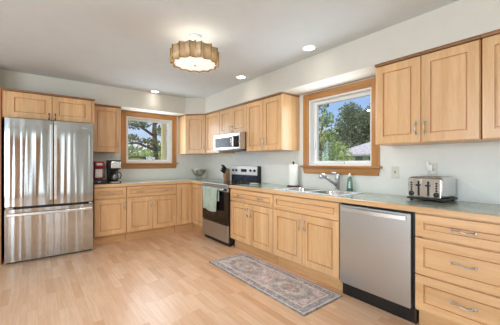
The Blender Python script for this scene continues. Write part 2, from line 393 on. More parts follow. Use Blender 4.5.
def added_window(name, w, h, label, loc, rz):  # unseen windows added to frame the fill lamps
    t = thing(name, label, 'window', loc, rz); t['kind'] = 'structure'
    f = MB(); k = .06
    f.box(0, k, 0, .12, 0, h); f.box(w - k, w, 0, .12, 0, h); f.box(k, w - k, 0, .12, 0, k); f.box(k, w - k, 0, .12, h - k, h); f.box(w / 2 - .03, w / 2 + .03, .02, .1, k, h - k)
    f.build('window_frame', vinyl, t); MB().box(k, w - k, .055, .062, k, h - k).build('pane', pane_m, t)
    return t
added_window('added_window_3', 3.4, 2.0, 'added wide window, unseen, around the left fill light', (XL, -6.45, .35), R(90))
added_window('added_window_4', .8, 2.2, 'added tall window, unseen, behind the camera for the refrigerator reflection', (-1.8, YN, .1), R(180))
added_window('added_window_5', 1.6, 2.2, 'added wide window, unseen, around the fill light for the far cabinets', (-4.7, YN, .1), R(180))
dr = thing('added_door_1', 'added brown double door, unseen, for the refrigerator reflection', 'door', (-4.45, YN + .03, 0), 0); dr['kind'] = 'structure'  # added out of view so the refrigerator reflects brown
for x in (0, .68):
    MB().panel(x + .003, x + .677, 0.01, 2.05, [(0, -.0), (.12, 0), (.14, .01), (.16, .01)], -.03).build('door_leaf', fir, dr)
for x in (.62, .74): MB().sphere((x, .05, 1), .03).build('door_knob', nickel, dr)
df = MB(); df.box(-.1, 0, -.03, .01, 0, 2.15); df.box(1.36, 1.46, -.03, .01, 0, 2.15); df.box(0, 1.36, -.03, .01, 2.05, 2.15); df.build('door_frame', fir, dr)

# ------------------------------------------------------------------ outside
struct(MB().box(-30, 60, -40, 60, -1.3, -1.2).build('ground', grass), 'lawn outside the windows', 'ground')
def tree(name, label, loc, trunk_h, blobs, leaf, n, size, group='trees outside the windows', cat='tree', limbs=(), seed=1, rt=.16):
    rnd = random.Random(seed); t = thing(name, label, cat, loc, 0, group)
    b = MB()
    if trunk_h: b.tube([(0, 0, 0), (.06, .02, trunk_h * .35), (-.04, .05, trunk_h * .7), (.02, 0, trunk_h)], [rt, rt * .85, rt * .7, rt * .45])
    for l in limbs: b.tube(l, [rt * .5 * (1 - .7 * i / (len(l) - 1)) for i in range(len(l))], 7)
    if trunk_h: b.build('trunk', bark, t)
    V, F = [], []; tot = sum(r[0] * r[1] * r[2] for _, r in blobs) ** .9
    for c, r in blobs:
        for _ in range(int(n * (r[0] * r[1] * r[2]) / sum(q[0] * q[1] * q[2] for _, q in blobs)) + 40):
            d = Vector((rnd.gauss(0, 1), rnd.gauss(0, 1), rnd.gauss(0, 1))).normalized() * (rnd.random() ** .45)
            p = Vector(c) + Vector((d.x * r[0], d.y * r[1], d.z * r[2]))
            u = Vector((rnd.gauss(0, 1), rnd.gauss(0, 1), rnd.gauss(0, 1))).normalized(); w = u.orthogonal().normalized()
            w = (Matrix.Rotation(rnd.random() * 6.28, 3, u) @ w); s = size * rnd.uniform(.6, 1.3); q = u.cross(w)
            i = len(V); V += [p - w * s, p + q * s * .5, p + w * s, p - q * s * .5]; F.append((i, i + 1, i + 2, i + 3))
    MB().faces(V, F).build('foliage', leaf, t)
    return t

# window 2 view (towards +x)
tree('tree', 'loose light green tree at the left side of the sink window', (9.0, 3.85, -1.2), 4.4, [((0, .1, 3.6), (.7, .5, .5)), ((.1, -.2, 4.7), (.5, .42, .45)), ((.2, .25, 5.5), (.5, .42, .5)), ((0, -.35, 5.9), (.45, .3, .25)), ((0, .4, 4.5), (.6, .4, .6)), ((0, -.5, 3.9), (.5, .35, .3)), ((0, .2, 2.6), (.8, .6, .6))], leaf_mid, 1250, .095, seed=3, rt=.08)
tree('tree', 'big dark round tree behind the grey roofed house', (24, 11.2, -1.2), 6.4, [((0, 0, 6.4), (2, 1.9, 2.0)), ((0, -1.6, 6.0), (2, 1.5, 1.9)), ((0, 1.5, 5.3), (1.8, 1.2, 1.6)), ((0, .3, 7.9), (1.4, 1.2, 1.1)), ((0, -2.6, 6.8), (1.8, 1.3, 1.8)), ((0, 0, 4.1), (2.2, 2.6, 1.4)), ((0, -4.2, 6.2), (2, 1.6, 2.0)), ((0, -3, 4), (2, 2, 1.5))], leaf_dark, 12000, .165, seed=4, rt=.3)
tree('bush', 'yellow-green bush low outside the sink window', (11.6, 5.0, -1.2), 0, [((0, .5, 3.1), (.9, .8, 1.1)), ((0, -.5, 2.8), (.9, .7, .95)), ((0, 1.2, 3.0), (.8, .7, 1.0)), ((0, 0, 1), (1, 1.4, 1.2))], leaf_lite, 3600, .1, cat='bush', seed=5)
hs = thing('house', 'neighbouring house with grey shingle roof seen through the sink window', 'house', (15.0, 5.3, -.78))
MB().box(0, 5, -8, 1.6, 0, 2.62).build('house_wall', siding, hs)
hr = MB(); hr.faces([(-.4, 2.1, 2.62), (5.4, 2.1, 2.62), (-.4, -8.4, 2.62), (5.4, -8.4, 2.62), (2.5, -.6, 3.9), (2.5, -6, 3.9), (-.4, 2.1, 2.5), (5.4, 2.1, 2.5), (-.4, -8.4, 2.5), (5.4, -8.4, 2.5)],
    [(0, 2, 5, 4), (0, 4, 1), (1, 4, 5, 3), (2, 3, 5), (0, 1, 7, 6), (2, 0, 6, 8), (1, 3, 9, 7), (3, 2, 8, 9), (6, 7, 9, 8)]); hr.build('house_roof', shingle, hs)
for k in range(5):
    wv = MB().box(-.05, .02, .7 - k * 1.0, 1.2 - k * 1.0, 1.4, 2.42).build('house_window', grey_plastic, hs)
# window 1 view (towards +y)
pine_l = [[(0, 0, 3.6), (-.7, -.1, 4.0), (-1.6, -.2, 4.1)], [(0, 0, 3.0), (-.8, .1, 3.3), (-1.5, .2, 3.2)], [(0, 0, 4.2), (.5, 0, 4.7), (1.1, .1, 5.0)], [(0, 0, 4.3), (-.6, 0, 4.8), (-1.4, 0, 5.0)], [(0, 0, 2.6), (-.9, .1, 2.7), (-1.7, 0, 2.5)]]
tree('tree', 'dark pine with a leaning trunk outside the far window', (1.42, 7.2, -1.2), 5.6, [((-.75, 0, 4.1), (.55, .4, .25)), ((-.35, 0, 4.7), (.6, .4, .22)), ((-1.15, 0, 3.5), (.45, .4, .2)), ((.4, 0, 4.75), (.55, .4, .28)), ((.25, 0, 3.9), (.4, .4, .25)), ((-.3, 0, 3.35), (.5, .4, .2)), ((-1.1, 0, 4.75), (.4, .3, .12)), ((-.2, 0, 5.3), (.7, .4, .2))], leaf_dark, 1300, .075, limbs=pine_l, seed=6, rt=.14)
tree('bush', 'light green bush low outside the far window', (1.2, 9.2, -1.2), 0, [((-.5, 0, 2.3), (.8, .7, .5)), ((.5, .2, 2.5), (.9, .7, .6)), ((1.4, 0, 2.3), (.8, .7, .6)), ((0, 0, .9), (2.0, 1, 1.2))], leaf_lite, 2800, .1, cat='bush', seed=8)
tree('tree', 'hazy grey-green tree line far beyond the far window', (4.4, 17, -1.2), 2.6, [((-1.5, 0, 2.8), (2, 1.2, 1.0)), ((1.4, 0, 3.2), (1.8, 1.2, 1.1)), ((-3.4, 0, 2.9), (1.6, 1.2, 1.2)), ((0, 0, 1.4), (3.6, 1.4, 1.2))], leaf_mid, 2600, .2, seed=9)
tag(MB().box(.53, .67, 3.95, 4.09, -1.2, 3.4, .01).build('porch_post', post_m), 'pale yellow wooden post just outside the far window', 'post')

# ------------------------------------------------------------------ cabinet parts
def pull_v(parent, x, z, y=-.02, L=.105, posts=nickel):
    m = MB(); pts = []
    for i in range(13):
        u = i / 12; pts.append((x, y - .006 - .026 * math.sin(math.pi * u) ** .7, z - L / 2 + L * u))
    m.tube(pts, [.0055 - .0018 * math.sin(math.pi * i / 12) for i in range(13)], 8)
    for s in (-1, 1): m.box(x - .008, x + .008, y - .008, y, z + s * L / 2 - .011, z + s * L / 2 + .011, .003)
    return m.build('handle', posts, parent)
def pull_h(parent, x, z, y=-.02, L=.125):
    m = MB(); pts = []
    for i in range(15):
        u = i / 14; pts.append((x - L / 2 + L * u, y - .006 - .026 * math.sin(math.pi * u) ** .7, z + .006 * math.sin(2 * math.pi * u)))
    m.tube(pts, [.0065 - .002 * math.sin(math.pi * i / 14) for i in range(15)], 8)
    for s in (-1, 1): m.box(x + s * L / 2 - .013, x + s * L / 2 + .013, y - .008, y, z - .008, z + .008, .003)
    return m.build('handle', nickel, parent)
T = .022
def door(parent, x0, x1, z0, z1, y=0, fr=.070, name='door', mat=None):
    g = .017
    prof = [(0, y - T + .004), (.004, y - T), (fr, y - T), (fr + .001, y - T + g), (fr + .011, y - T + g), (fr + .014, y - T + .006)]
    return MB().panel(x0, x1, z0, z1, prof, y).build(name, mat or maple, parent)
def drawer(parent, x0, x1, z0, z1, y=0, fr=.05):
    prof = [(0, y - T + .004), (.004, y - T), (fr, y - T), (fr + .001, y - T + .016), (fr + .010, y - T + .016), (fr + .013, y - T + .006)]
    return MB().panel(x0, x1, z0, z1, prof, y).build('drawer', maple_h, parent)

def base_cab(label, loc, rz, w, doors=0, drawers=0, pulls=True, stack=None, handle_side=1, false_front=False):
    """local: x 0..w, carcass face at y=0, wall at y=.59"""
    t = thing('base_cabinet', label, 'cabinet', loc, rz, 'base cabinets')
    b = MB(); b.box(0, .018, 0, .585, .13, .872); b.box(w - .018, w, 0, .585, .13, .872); b.box(.018, w - .018, 0, .585, .13, .15); b.box(.018, w - .018, .57, .585, .15, .872)
    b.box(.018, w - .018, 0, .018, .68, .70); b.box(.018, w - .018, 0, .018, .852, .872); b.box(.018, .045, 0, .018, .15, .852); b.box(w - .045, w - .018, 0, .018, .15, .852)
    if doors == 2: b.box(w / 2 - .03, w / 2 + .03, 0, .018, .15, .68)
    if stack: b.box(.045, w - .045, 0, .018, .395, .425)
    b.build('body', maple, t)
    MB().box(.002, w - .002, .06, .08, 0, .13).build('toe_kick', toe_w, t)
    g = .004
    if stack:
        for z0, z1 in stack:
            d = drawer(t, g, w - g, z0, z1, fr=.058); pull_h(d, w / 2, (z0 + z1) / 2 + .005)
        return t
    d = drawer(t, g, w - g, .694, .862)
    if pulls:
        if w > .6:
            for u in (.26, .74): pull_h(d, w * u, .778, L=.10)
        else: pull_h(d, w * .5, .778, L=.10)
    if doors == 1:
        d = door(t, g, w - g, .142, .684); pull_v(d, w - .036 if handle_side > 0 else .036, .57)
    if doors == 2:
        d = door(t, g, w / 2 - .002, .142, .684); pull_v(d, w / 2 - .036, .57)
        d = door(t, w / 2 + .002, w - g, .142, .684); pull_v(d, w / 2 + .036, .57)
    return t

XF = -.595   # carcass face of right-wall base cabinets
base_cab('maple base cabinet right of the range, two doors under a drawer with two pulls', (XF, -1.862, 0), RW, .919, 2)
base_cab('maple sink base cabinet directly left of the dishwasher, with a plain front rail without pulls', (XF, -2.784, 0), RW, .916, 2, pulls=False)
base_cab('maple base cabinet of three stacked drawers right of the dishwasher', (XF, -4.352, 0), RW, .60, stack=[(.150, .404), (.414, .682), (.692, .860)])
base_cab('maple base cabinet at the right edge beyond the three drawers', (XF, -4.955, 0), RW, .60, 1)
base_cab('narrow maple base cabinet right of the refrigerator under the coffee makers', (-2.19, XF, 0), 0, .449, 1)
base_cab('wide maple base cabinet below the far window, two doors under one long drawer', (-1.738, XF, 0), 0, .82, 2)
# corner cabinet: L plan, two leaves
t = thing('corner_cabinet', 'maple corner base cabinet with two door leaves between far window cabinet and range', 'cabinet', (0, 0, 0), 0, 'base cabinets')
MB().prism([(-.916, -.006), (-.916, XF), (XF, XF), (XF, -1.086), (-.006, -1.086), (-.006, -.006)], .13, .872).build('body', maple, t)
MB().prism([(-.914, XF + .06), (-.914, XF + .08), (XF + .08, XF + .08), (XF + .08, -1.084), (XF + .06, -1.084), (XF + .06, XF + .06)], 0, .13).build('toe_kick', toe_w, t)
door(t, -.90, XF - T - .003, .142, .862, y=XF)
d2 = MB().panel(.024, .486, .142, .862, [(0, -T + .004), (.004, -T), (.07, -T), (.071, -T + .017), (.081, -T + .017), (.084, -T + .006)], 0).build('door', maple, t); d2.location = (XF, XF, 0); d2.rotation_euler = (0, 0, RW)

def wall_cab(label, loc, rz, w, z0, doors, depth=.315, z1=SZ - .026, handle_side=1, hz=.075, posts=nickel, hl=.10, margin=.004):
    t = thing('wall_cabinet', label, 'cabinet', (loc[0], loc[1], z0), rz, 'wall cabinets'); H = z1 - z0
    MB().box(0, w, 0, depth, 0, H, .001).build('body', maple, t)
    MB().box(-.004, w + .004, -T - .012, depth, H, H + .024, .006).build('crown_moulding', crown_w, t)
    g = margin
    if doors == 1:
        d = door(t, g, w - g, .004, H - .004, fr=.068); pull_v(d, w - .034 if handle_side > 0 else .034, hz + .05, L=hl, posts=posts)
    else:
        d = door(t, g, w / 2 - .002, .004, H - .004, fr=.068); pull_v(d, w / 2 - .034, hz + .05, L=hl, posts=posts)
        d = door(t, w / 2 + .002, w - g, .004, H - .004, fr=.068); pull_v(d, w / 2 + .034, hz + .05, L=hl, posts=posts)
    return t
XU = -.32
wall_cab('single-door maple wall cabinet between the corner cabinet and the microwave', (XU, -.628, 0), RW, .488, 1.41, 1)
wall_cab('short two-door maple wall cabinet directly above the microwave', (XU, -1.118, 0), RW, .768, 1.708, 2, hz=.03)
wall_cab('tall two-door maple wall cabinet between microwave and sink window', (XU, -1.889, 0), RW, .768, 1.41, 2)
wall_cab('tall two-door maple wall cabinet right of the sink window above the toaster', (XU, -3.905, 0), RW, .778, 1.41, 2)
wall_cab('tall maple wall cabinet cut off by the right edge of the view', (XU, -4.690, 0), RW, .768, 1.41, 2)
wall_cab('single-door maple wall cabinet above the coffee makers', (-2.185, XU, 0), 0, .428, 1.41, 1)
fc = wall_cab('deep two-door maple wall cabinet above the refrigerator', (-3.196, -.66, 0), 0, 1.006, 1.806, 2, margin=.046, depth=.655, hz=.0, posts=dark_metal, hl=.07)
MB().box(-.026, -.006, -.02, .655, -1.806, .36).build('side_panel', fir, fc)
# diagonal corner wall cabinet
t = thing('corner_wall_cabinet', 'diagonal single-door maple corner wall cabinet beside the far window', 'cabinet', (0, 0, 1.41), 0, 'wall cabinets')
H = SZ - .026 - 1.41
pd = [(-.004, -.004), (-.61, -.004), (-.61, -.315), (-.315, -.61), (-.315, -.622), (-.004, -.622)]
MB().prism(pd, 0, H).build('body', maple, t)
MB().prism([(-.004, -.004), (-.614, -.004), (-.614, -.34), (-.34, -.614), (-.34, -.622), (-.004, -.622)], H, H + .024).build('crown_moulding', crown_w, t)
L45 = math.hypot(.295, .295)
dd = door(t, .012, L45 - .012, .004, H - .004, fr=.068); dd.location = (-.61, -.315, 0); dd.rotation_euler = (0, 0, -R(45)); pull_v(dd, L45 - .046, .125, L=.10)

# ------------------------------------------------------------------ countertops
def nosing(m, x0, x1, y0, y1): m.box(x0, x1, y0, y1, .872, .914, .004)
ct = thing('countertop', 'green-grey countertop with maple edge running along the far wall to the range', 'countertop', (0, 0, 0), 0, 'countertops')
MB().prism([(-2.19, 0), (-2.19, -.612), (-.612, -.612), (-.612, -1.088), (0, -1.088), (0, 0)], .876, .916, .002).build('worktop', counter_m, ct)
MB().prism([(-2.19, -.612), (-2.19, -.637), (-.637, -.637), (-.637, -1.088), (-.612, -1.088), (-.612, -.612)], .872, .915, .003).build('wood_edge', maple_edge, ct)
ct = thing('countertop', 'green-grey countertop with maple edge holding the sink and toaster', 'countertop', (0, 0, 0), 0, 'countertops')
SX0, SX1, SY0, SY1 = -.53, -.135, -3.62, -2.81
cm = MB()
cm.box(-.612, 0, -5.56, SY0, .876, .916, .002); cm.box(-.612, 0, SY1, -1.858, .876, .916, .002); cm.box(-.612, SX0, SY0, SY1, .876, .916); cm.box(SX1, 0, SY0, SY1, .876, .916)
cm.build('worktop', counter_m, ct)
we = MB(); nosing(we, 0, 3.702, 0, .025); o = we.build('wood_edge', maple_edge, ct); o.location = (-.637, -1.858, .001); o.rotation_euler = (0, 0, RW)

# ------------------------------------------------------------------ refrigerator
FX0, FX1, FY = -3.164, -2.228, -.80
t = thing('refrigerator', 'stainless steel french-door refrigerator with bottom freezer drawer', 'refrigerator', (FX0, FY, 0))
fw = FX1 - FX0
MB().box(.004, fw - .004, .07, .76, .03, 1.780, .004).build('body', black, t)
MB().box(.01, fw - .01, .06, .12, .0, .05).build('base_grille', black, t)
def fdoor(x0, x1, z0, z1, name):
    # gently bowed front
    n = 10; pts = [(x0, .065), (x1, .065)]
    for i in range(n + 1):
        u = i / n; x = x1 + (x0 - x1) * u; y = .0 - .006 * math.sin(math.pi * u) + (.003 if i in (0, n) else 0); pts.append((x, y))
    return MB().prism(pts, z0, z1).build(name, fridge_m, t)
for k, (a, b) in enumerate(((0, .476), (.484, fw))):
    dq = fdoor(a, b, .700, 1.788, 'door')
    hx = .448 if k == 0 else .498
    MB().box(hx - .006, hx + .020, -.005, .004, .76, 1.74, .003).build('pocket_handle', nickel, dq)
    cx = .03 if k == 0 else fw - .03
    MB().box(cx - .02, cx + .05 if k == 0 else cx + .02, .0, .05, .672, .69, .004).build('hinge', nickel, dq)
lg = MB().box(.80, .86, -.0065, .0, 1.715, 1.728, .002).build('badge', nickel, t)
fz = fdoor(0, fw, .026, .668, 'freezer_drawer')
fh = MB(); fh.prism([(.02 + (fw - .04) * i / 16, -.040 - .018 * math.sin(math.pi * i / 16)) for i in range(17)] + [(.02 + (fw - .04) * i / 16, -.022 - .018 * math.sin(math.pi * i / 16)) for i in range(16, -1, -1)], .590, .622, .005); fh.build('handle', bright_steel, fz)
for x in (.04, fw - .04): MB().box(x - .012, x + .012, -.03, .01, .595, .617, .003).build('handle_bracket', nickel, fz)
for x in (.08, fw - .08): MB().lathe([(.02, 0), (.02, .03)], 12, (x, .2, 0)).build('foot', black, t)

# ------------------------------------------------------------------ range
RY0, RW_ = -1.090, .765
t = thing('range', 'stainless electric range with black glass oven door in the right-wall counter', 'stove', (-.628, RY0, 0), RW)
w = RW_
MB().box(.002, w - .002, .0, .60, .05, .905, .002).build('body', black, t)
MB().box(0, w, -.02, .56, .905, .922, .004).build('cooktop', black_gloss, t)
for (x, y, r) in ((.2, .15, .10), (.56, .15, .085), (.2, .4, .075), (.56, .4, .10)):
    MB().lathe([(r, .9221), (r, .9226), (r - .006, .9226), (r - .006, .9221)], 32, (x, y, 0), cap=False).build('burner_ring', grey_plastic, t)
MB().box(0, w, -.028, .0, .865, .918, .004).build('front_rail', steel_m, t)
od = MB().box(0, w, -.03, -.0, .805, .86, .004).build('oven_door', steel_m, t)
MB().box(0.0, w, -.03, .0, .318, .803, .003).build('door_glass', black_gloss, od)
MB().box(.13, w - .13, -.0315, -.029, .42, .72, .001).build('oven_window', plain('oven_window_glass', lin(30, 24, 22), .05, noise=.05), od)
hd = MB(); hd.tube([(.03, -.075, .842), (w - .03, -.075, .842)], .012, 12); hd.build('handle', steel_m, od)
for x in (.035, w - .035): MB().box(x - .012, x + .012, -.085, -.028, .828, .856, .004).build('handle_end', black, od)
MB().box(0, w, -.03, 0, .062, .310, .004).build('storage_drawer', steel_m, t)
MB().box(.01, w - .01, .01, .05, 0, .06).build('toe_panel', black, t)
bgd = MB().box(0, w, .560, .615, .915, 1.185, .006).build('backguard', black, t)
MB().box(.01, w - .03, .552, .562, 1.035, 1.182, .003).build('control_panel', plain('panel_silver', (.80, .80, .80, 1), .35, .35, noise=.01), bgd)
MB().box(.01, w - .03, .553, .562, .93, 1.028, .002).build('lower_panel', navy_gloss, bgd)
MB().box(.30, .46, .549, .553, 1.085, 1.135, .002).build('display', black_gloss, bgd)
for x in (.07, .17, .57, .68):
    kb = MB(); kb.lathe([(.022, 0), (.022, .006), (.018, .009), (.016, .022), (.010, .025)], 18, M=Matrix.Translation((x, .552, 1.11)) @ Matrix.Rotation(R(90), 4, 'X')); kb.build('knob', black, bgd)
# towel over the oven handle
nu, nv = 26, 22; V = []; F = []
tw0, tw1 = .125, .575
for j in range(nv + 1):
    for i in range(nu + 1):
        u = i / nu; s = j / nv
        x = tw0 + (tw1 - tw0) * u
        if s < .22: k = s / .22; y, z = -.058, .66 + k * (.842 - .66)
        elif s < .32: a = math.pi * (s - .22) / .10; y, z = -.075 + .017 * math.cos(a), .842 + .016 * math.sin(a)
        else: k = (s - .32) / .68; y, z = -.092, .842 - k * (.842 - .505)
        if s >= .32:
            k = (s - .32) / .68; y -= k * (.006 + .012 * (1 + math.sin(u * 17 + .8)) / 2 + .006 * math.sin(u * 39)); x = .38 + (x - .38) * (1 - .14 * k) + .012 * k
            z += .012 * math.sin(u * 6 + 1) * k - .01 * k * u
        V.append((x, y, z))
for j in range(nv):
    for i in range(nu): a = j * (nu + 1) + i; F.append((a, a + 1, a + nu + 2, a + nu + 1))
tw = MB().faces(V, F, True).build('dish_towel', towel_m); tw.location = (-.628, RY0, 0); tw.rotation_euler = (0, 0, RW)
so = tw.modifiers.new('thick', 'SOLIDIFY'); so.thickness = .004; so.offset = 0
tag(tw, 'sage green dish towel hanging over the oven door handle', 'towel')

# ------------------------------------------------------------------ microwave
t = thing('microwave', 'stainless over-the-range microwave with dark glass door', 'microwave', (-.455, -1.120, 1.447), RW)
w, H = .762, .256
MB().box(.003, w - .003, .03, .45, 0.0, H, .003).build('body', mw_steel, t)
dm = MB().box(0, w - .175, 0, .03, .006, H, .006).build('door', mw_steel, t)
MB().box(.04, w - .215, -.003, .003, .04, .20, .002).build('door_window', plain('microwave_window', lin(26, 40, 42), .25, noise=.05, Specular_IOR_Level=.25), dm)
MB().tube([(w - .195, -.005, .05), (w - .195, -.03, .065), (w - .195, -.03, .19), (w - .195, -.005, .205)], .008, 8).build('handle', mw_steel, dm)
cp = MB().box(w - .172, w, 0, .03, .006, H, .006).build('control_panel', mw_steel, t)
MB().box(w - .165, w - .022, -.003, .003, .035, .205, .002).build('keypad', black_gloss, cp)
MB().box(.05, w - .05, .05, .40, -.012, 0).build('vent_grille', black, t)

# ------------------------------------------------------------------ dishwasher
t = thing('dishwasher', 'stainless steel dishwasher built in beside the three-drawer cabinet', 'dishwasher', (-.595, -3.704, 0), RW)
w = .642
MB().box(.003, w - .003, .01, .56, .11, .866).build('body', black, t)
dm = MB().box(.006, w - .018, -.028, .008, .128, .852, .005).build('door', steel_m, t)
hm = MB()
hm.prism([(.03 + (w - .075) * i / 14, -.050 - .016 * math.sin(math.pi * i / 14)) for i in range(15)] + [(.03 + (w - .075) * i / 14, -.036 - .016 * math.sin(math.pi * i / 14)) for i in range(14, -1, -1)], .798, .834, .003)
hm.build('handle', bright_steel, dm)
for x in (.045, w - .06): MB().box(x - .016, x + .016, -.040, -.026, .802, .83, .004).build('handle_bracket', mw_steel, dm)
MB().box(.0, w, .03, .05, 0.0, .125).build('toe_panel', black, t)
MB().box(w - .03, w, .0, .05, .03, .122, .003).build('hinge_cover', black, t)

# ------------------------------------------------------------------ sink, faucet and counter things
Z = .916
t = thing('sink', 'stainless double-bowl drop-in sink under the sink window', 'sink', (0, 0, Z))
def bowl(m, x0, x1, y0, y1, dep):
    prof = []
    def rr(x0, x1, y0, y1, r, z, n=5):
        p = []
        for cx, cy, a0 in ((x1 - r, y1 - r, 0), (x0 + r, y1 - r, 90), (x0 + r, y0 + r, 180), (x1 - r, y0 + r, 270)):
            for i in range(n + 1): a = R(a0 + 90 * i / n); p.append((cx + r * math.cos(a), cy + r * math.sin(a), z))
        return p
    L = [rr(x0, x1, y0, y1, .05, .003), rr(x0 + .008, x1 - .008, y0 + .008, y1 - .008, .05, -.01), rr(x0 + .02, x1 - .02, y0 + .02, y1 - .02, .06, -dep + .03), rr(x0 + .05, x1 - .05, y0 + .05, y1 - .05, .05, -dep)]
    n = len(L[0]); V = sum(L, []); F = []
    for j in range(len(L) - 1):
        for i in range(n): F.append((j * n + i, j * n + (i + 1) % n, (j + 1) * n + (i + 1) % n, (j + 1) * n + i))
    F.append(tuple((len(L) - 1) * n + i for i in range(n)))
    m.faces(V, F, True)
RX0, RX1, RY_0, RY_1 = -.565, -.075, -3.655, -2.75
ym = (RY_0 + RY_1) / 2
b1, b2 = (-.52, -.15, RY_1 - .43, RY_1 - .065), (-.52, -.15, RY_0 + .04, RY_0 + .43)
rim = MB()
for (x0, x1, y0, y1) in ((RX0, -.52, RY_0, RY_1), (-.15, RX1, RY_0, RY_1), (-.52, -.15, RY_1 - .065, RY_1), (-.52, -.15, b2[3], b1[2]), (-.52, -.15, RY_0, RY_0 + .04)): rim.box(x0, x1, y0, y1, .0005, .006)
rim.build('rim', sink_m, t)
for b in (b1, b2):
    m = MB(); bowl(m, *b, .17); o = m.build('bowl', steel('sink_bowl', (.62, .63, .64, 1), .25), t)
    MB().lathe([(.042, -.168), (.04, -.164), (.02, -.166)], 20, ((b[0] + b[1]) / 2, (b[2] + b[3]) / 2, 0)).build('drain', chrome, o)
t = thing('faucet', 'chrome single-lever faucet with a long angled spout behind the sink', 'faucet', (-.108, -3.335, Z + .006))
MB().lathe([(.036, 0), (.036, .008), (.028, .012), (.027, .012)], 24).build('base', faucet_m, t)
MB().lathe([(.025, .01), (.024, .12), (.027, .125), (.027, .17), (.02, .188), (.005, .19)], 24).build('body', faucet_m, t)
sp = [(-.01, 0, .055), (-.09, .005, .095), (-.17, .01, .135), (-.225, .013, .165)]
MB().tube(sp, [.017, .016, .015, .016], 14).build('spout', faucet_m, t)
MB().tube([(-.205, .012, .154), (-.25, .014, .18), (-.275, .016, .178), (-.29, .017, .152)], [.019, .024, .024, .02], 14).build('spray_head', faucet_m, t)
MB().tube([(.0, 0, .185), (-.03, .01, .2), (-.075, .03, .208)], [.012, .009, .007], 10).build('lever', faucet_m, t)

t = thing('soap_bottle', 'pale green clear soap bottle right of the faucet', 'bottle', (-.082, -3.475, Z + .006))
MB().lathe([(.033, 0), (.035, .004), (.034, .05), (.029, .11), (.023, .15), (.015, .162)], 24).build('body', green_glass, t)
MB().lathe([(.031, .003), (.031, .03), (.0301, .032)], 24).build('liquid', plain('green_soap', lin(110, 160, 138), .3), t)
MB().lathe([(.016, .161), (.016, .182), (.008, .186), (.008, .200), (.002, .201)], 18).build('cap', white_p, t)

t = thing('paper_towel_holder', 'dark wood upright paper towel holder at the left end of the sink', 'holder', (-.125, -2.66, Z))
MB().lathe([(.085, 0), (.085, .014), (.078, .02), (.01, .021)], 32).build('base', walnut, t)
MB().lathe([(.009, .02), (.009, .318), (.016, .322), (.016, .336), (.006, .342)], 16).build('post', walnut, t)
tag(MB().lathe([(.02, 0), (.062, 0), (.0625, .002), (.0625, .278), (.062, .28), (.02, .28), (.02, 0)], 36, cap=False).build('paper_towel_roll', paper), 'white paper towel roll standing on the dark wood holder', 'paper towels').location = (-.125, -2.66, Z + .022)

# knife block
t = thing('knife_block', 'wooden knife block between corner bowl and range', 'knife block', (-.125, -1.035, Z), RW)
M = Matrix.Rotation(R(-12), 4, 'X')
kb = MB()
for a, b in ((-.040, -.0285), (-.0235, -.0025), (.0025, .0235), (.0285, .040)): kb.prism([(-.045, 0), (.035, 0), (.030, .215), (-.010, .225), (-.065, .105)], a, b, .002)
kb.build('body', block_w, t, M=Matrix.Rotation(R(90), 4, 'Z') @ Matrix.Rotation(R(90), 4, 'X'))
rows = [('top', -.021, .206), ('middle', -.0375, .169), ('bottom', -.054, .133)]
for x, sx in ((-.026, 'left'), (0, 'middle'), (.026, 'right')):
    for rn, y, z in rows:
        if (sx, rn) == ('middle', 'bottom'): continue
        kt = thing('knife', 'black-handled knife in the %s row, %s slot, of the knife block' % (rn, sx), 'knife', (-.125 + y, -1.035 - x, Z + z), RW, 'knives in the block')
        L = .115 if rn == 'top' else .10; RM = Matrix.Rotation(R(48), 4, 'X')
        MB().box(-.009, .009, -.010, .010, .006, L, .004).build('handle', black, kt, M=RM)
        MB().box(-.001, .001, -.008, .008, -.025, .006).build('blade', chrome, kt, M=RM)

# bowl in the corner
t = tag(MB().lathe([(.065, 0), (.068, .004), (.05, .02), (.06, .045), (.10, .09), (.155, .185), (.159, .189), (.156, .192), (.098, .100), (.05, .060), (.005, .055)], 36).build('fruit_bowl', bowl_glass), 'clear grey glass footed bowl on the counter in the corner', 'bowl'); t.location = (-.31, -.30, Z)
for k, (x, y, z) in enumerate(((-.075, -.005, .135), (-.02, -.075, .135), (.035, .01, .12), (-.08, -.065, .18), (-.07, .05, .17), (-.02, -.01, .185))):
    g = MB(); g.sphere((0, 0, 0), .034, 2, (1, 1, .85))
    for a in range(6): g.sphere((.02 * math.cos(a * 1.047), .02 * math.sin(a * 1.047), .004), .019, 1, (1, 1, 1.15))
    g.tube([(0, 0, .02), (.003, 0, .045)], [.008, .004], 6)
    tag(g.build('garlic_bulb', plain('white_bulb', lin(232, 228, 218), .6)), 'white bulb heaped in the clear glass bowl in the corner', 'garlic', 'white bulbs in the bowl').location = (-.31 + x, -.30 + y, Z + z)

# spoon rest
tag(MB().lathe([(.03, 0), (.075, .004), (.09, .012), (.088, .015), (.07, .008), (.005, .006)], 28).build('spoon_rest', white_p), 'small white oval spoon rest on the counter right of the range', 'spoon rest').location = (-.25, -1.965, Z)
bpy.data.objects['spoon_rest'].scale = (.6, 1, 1)

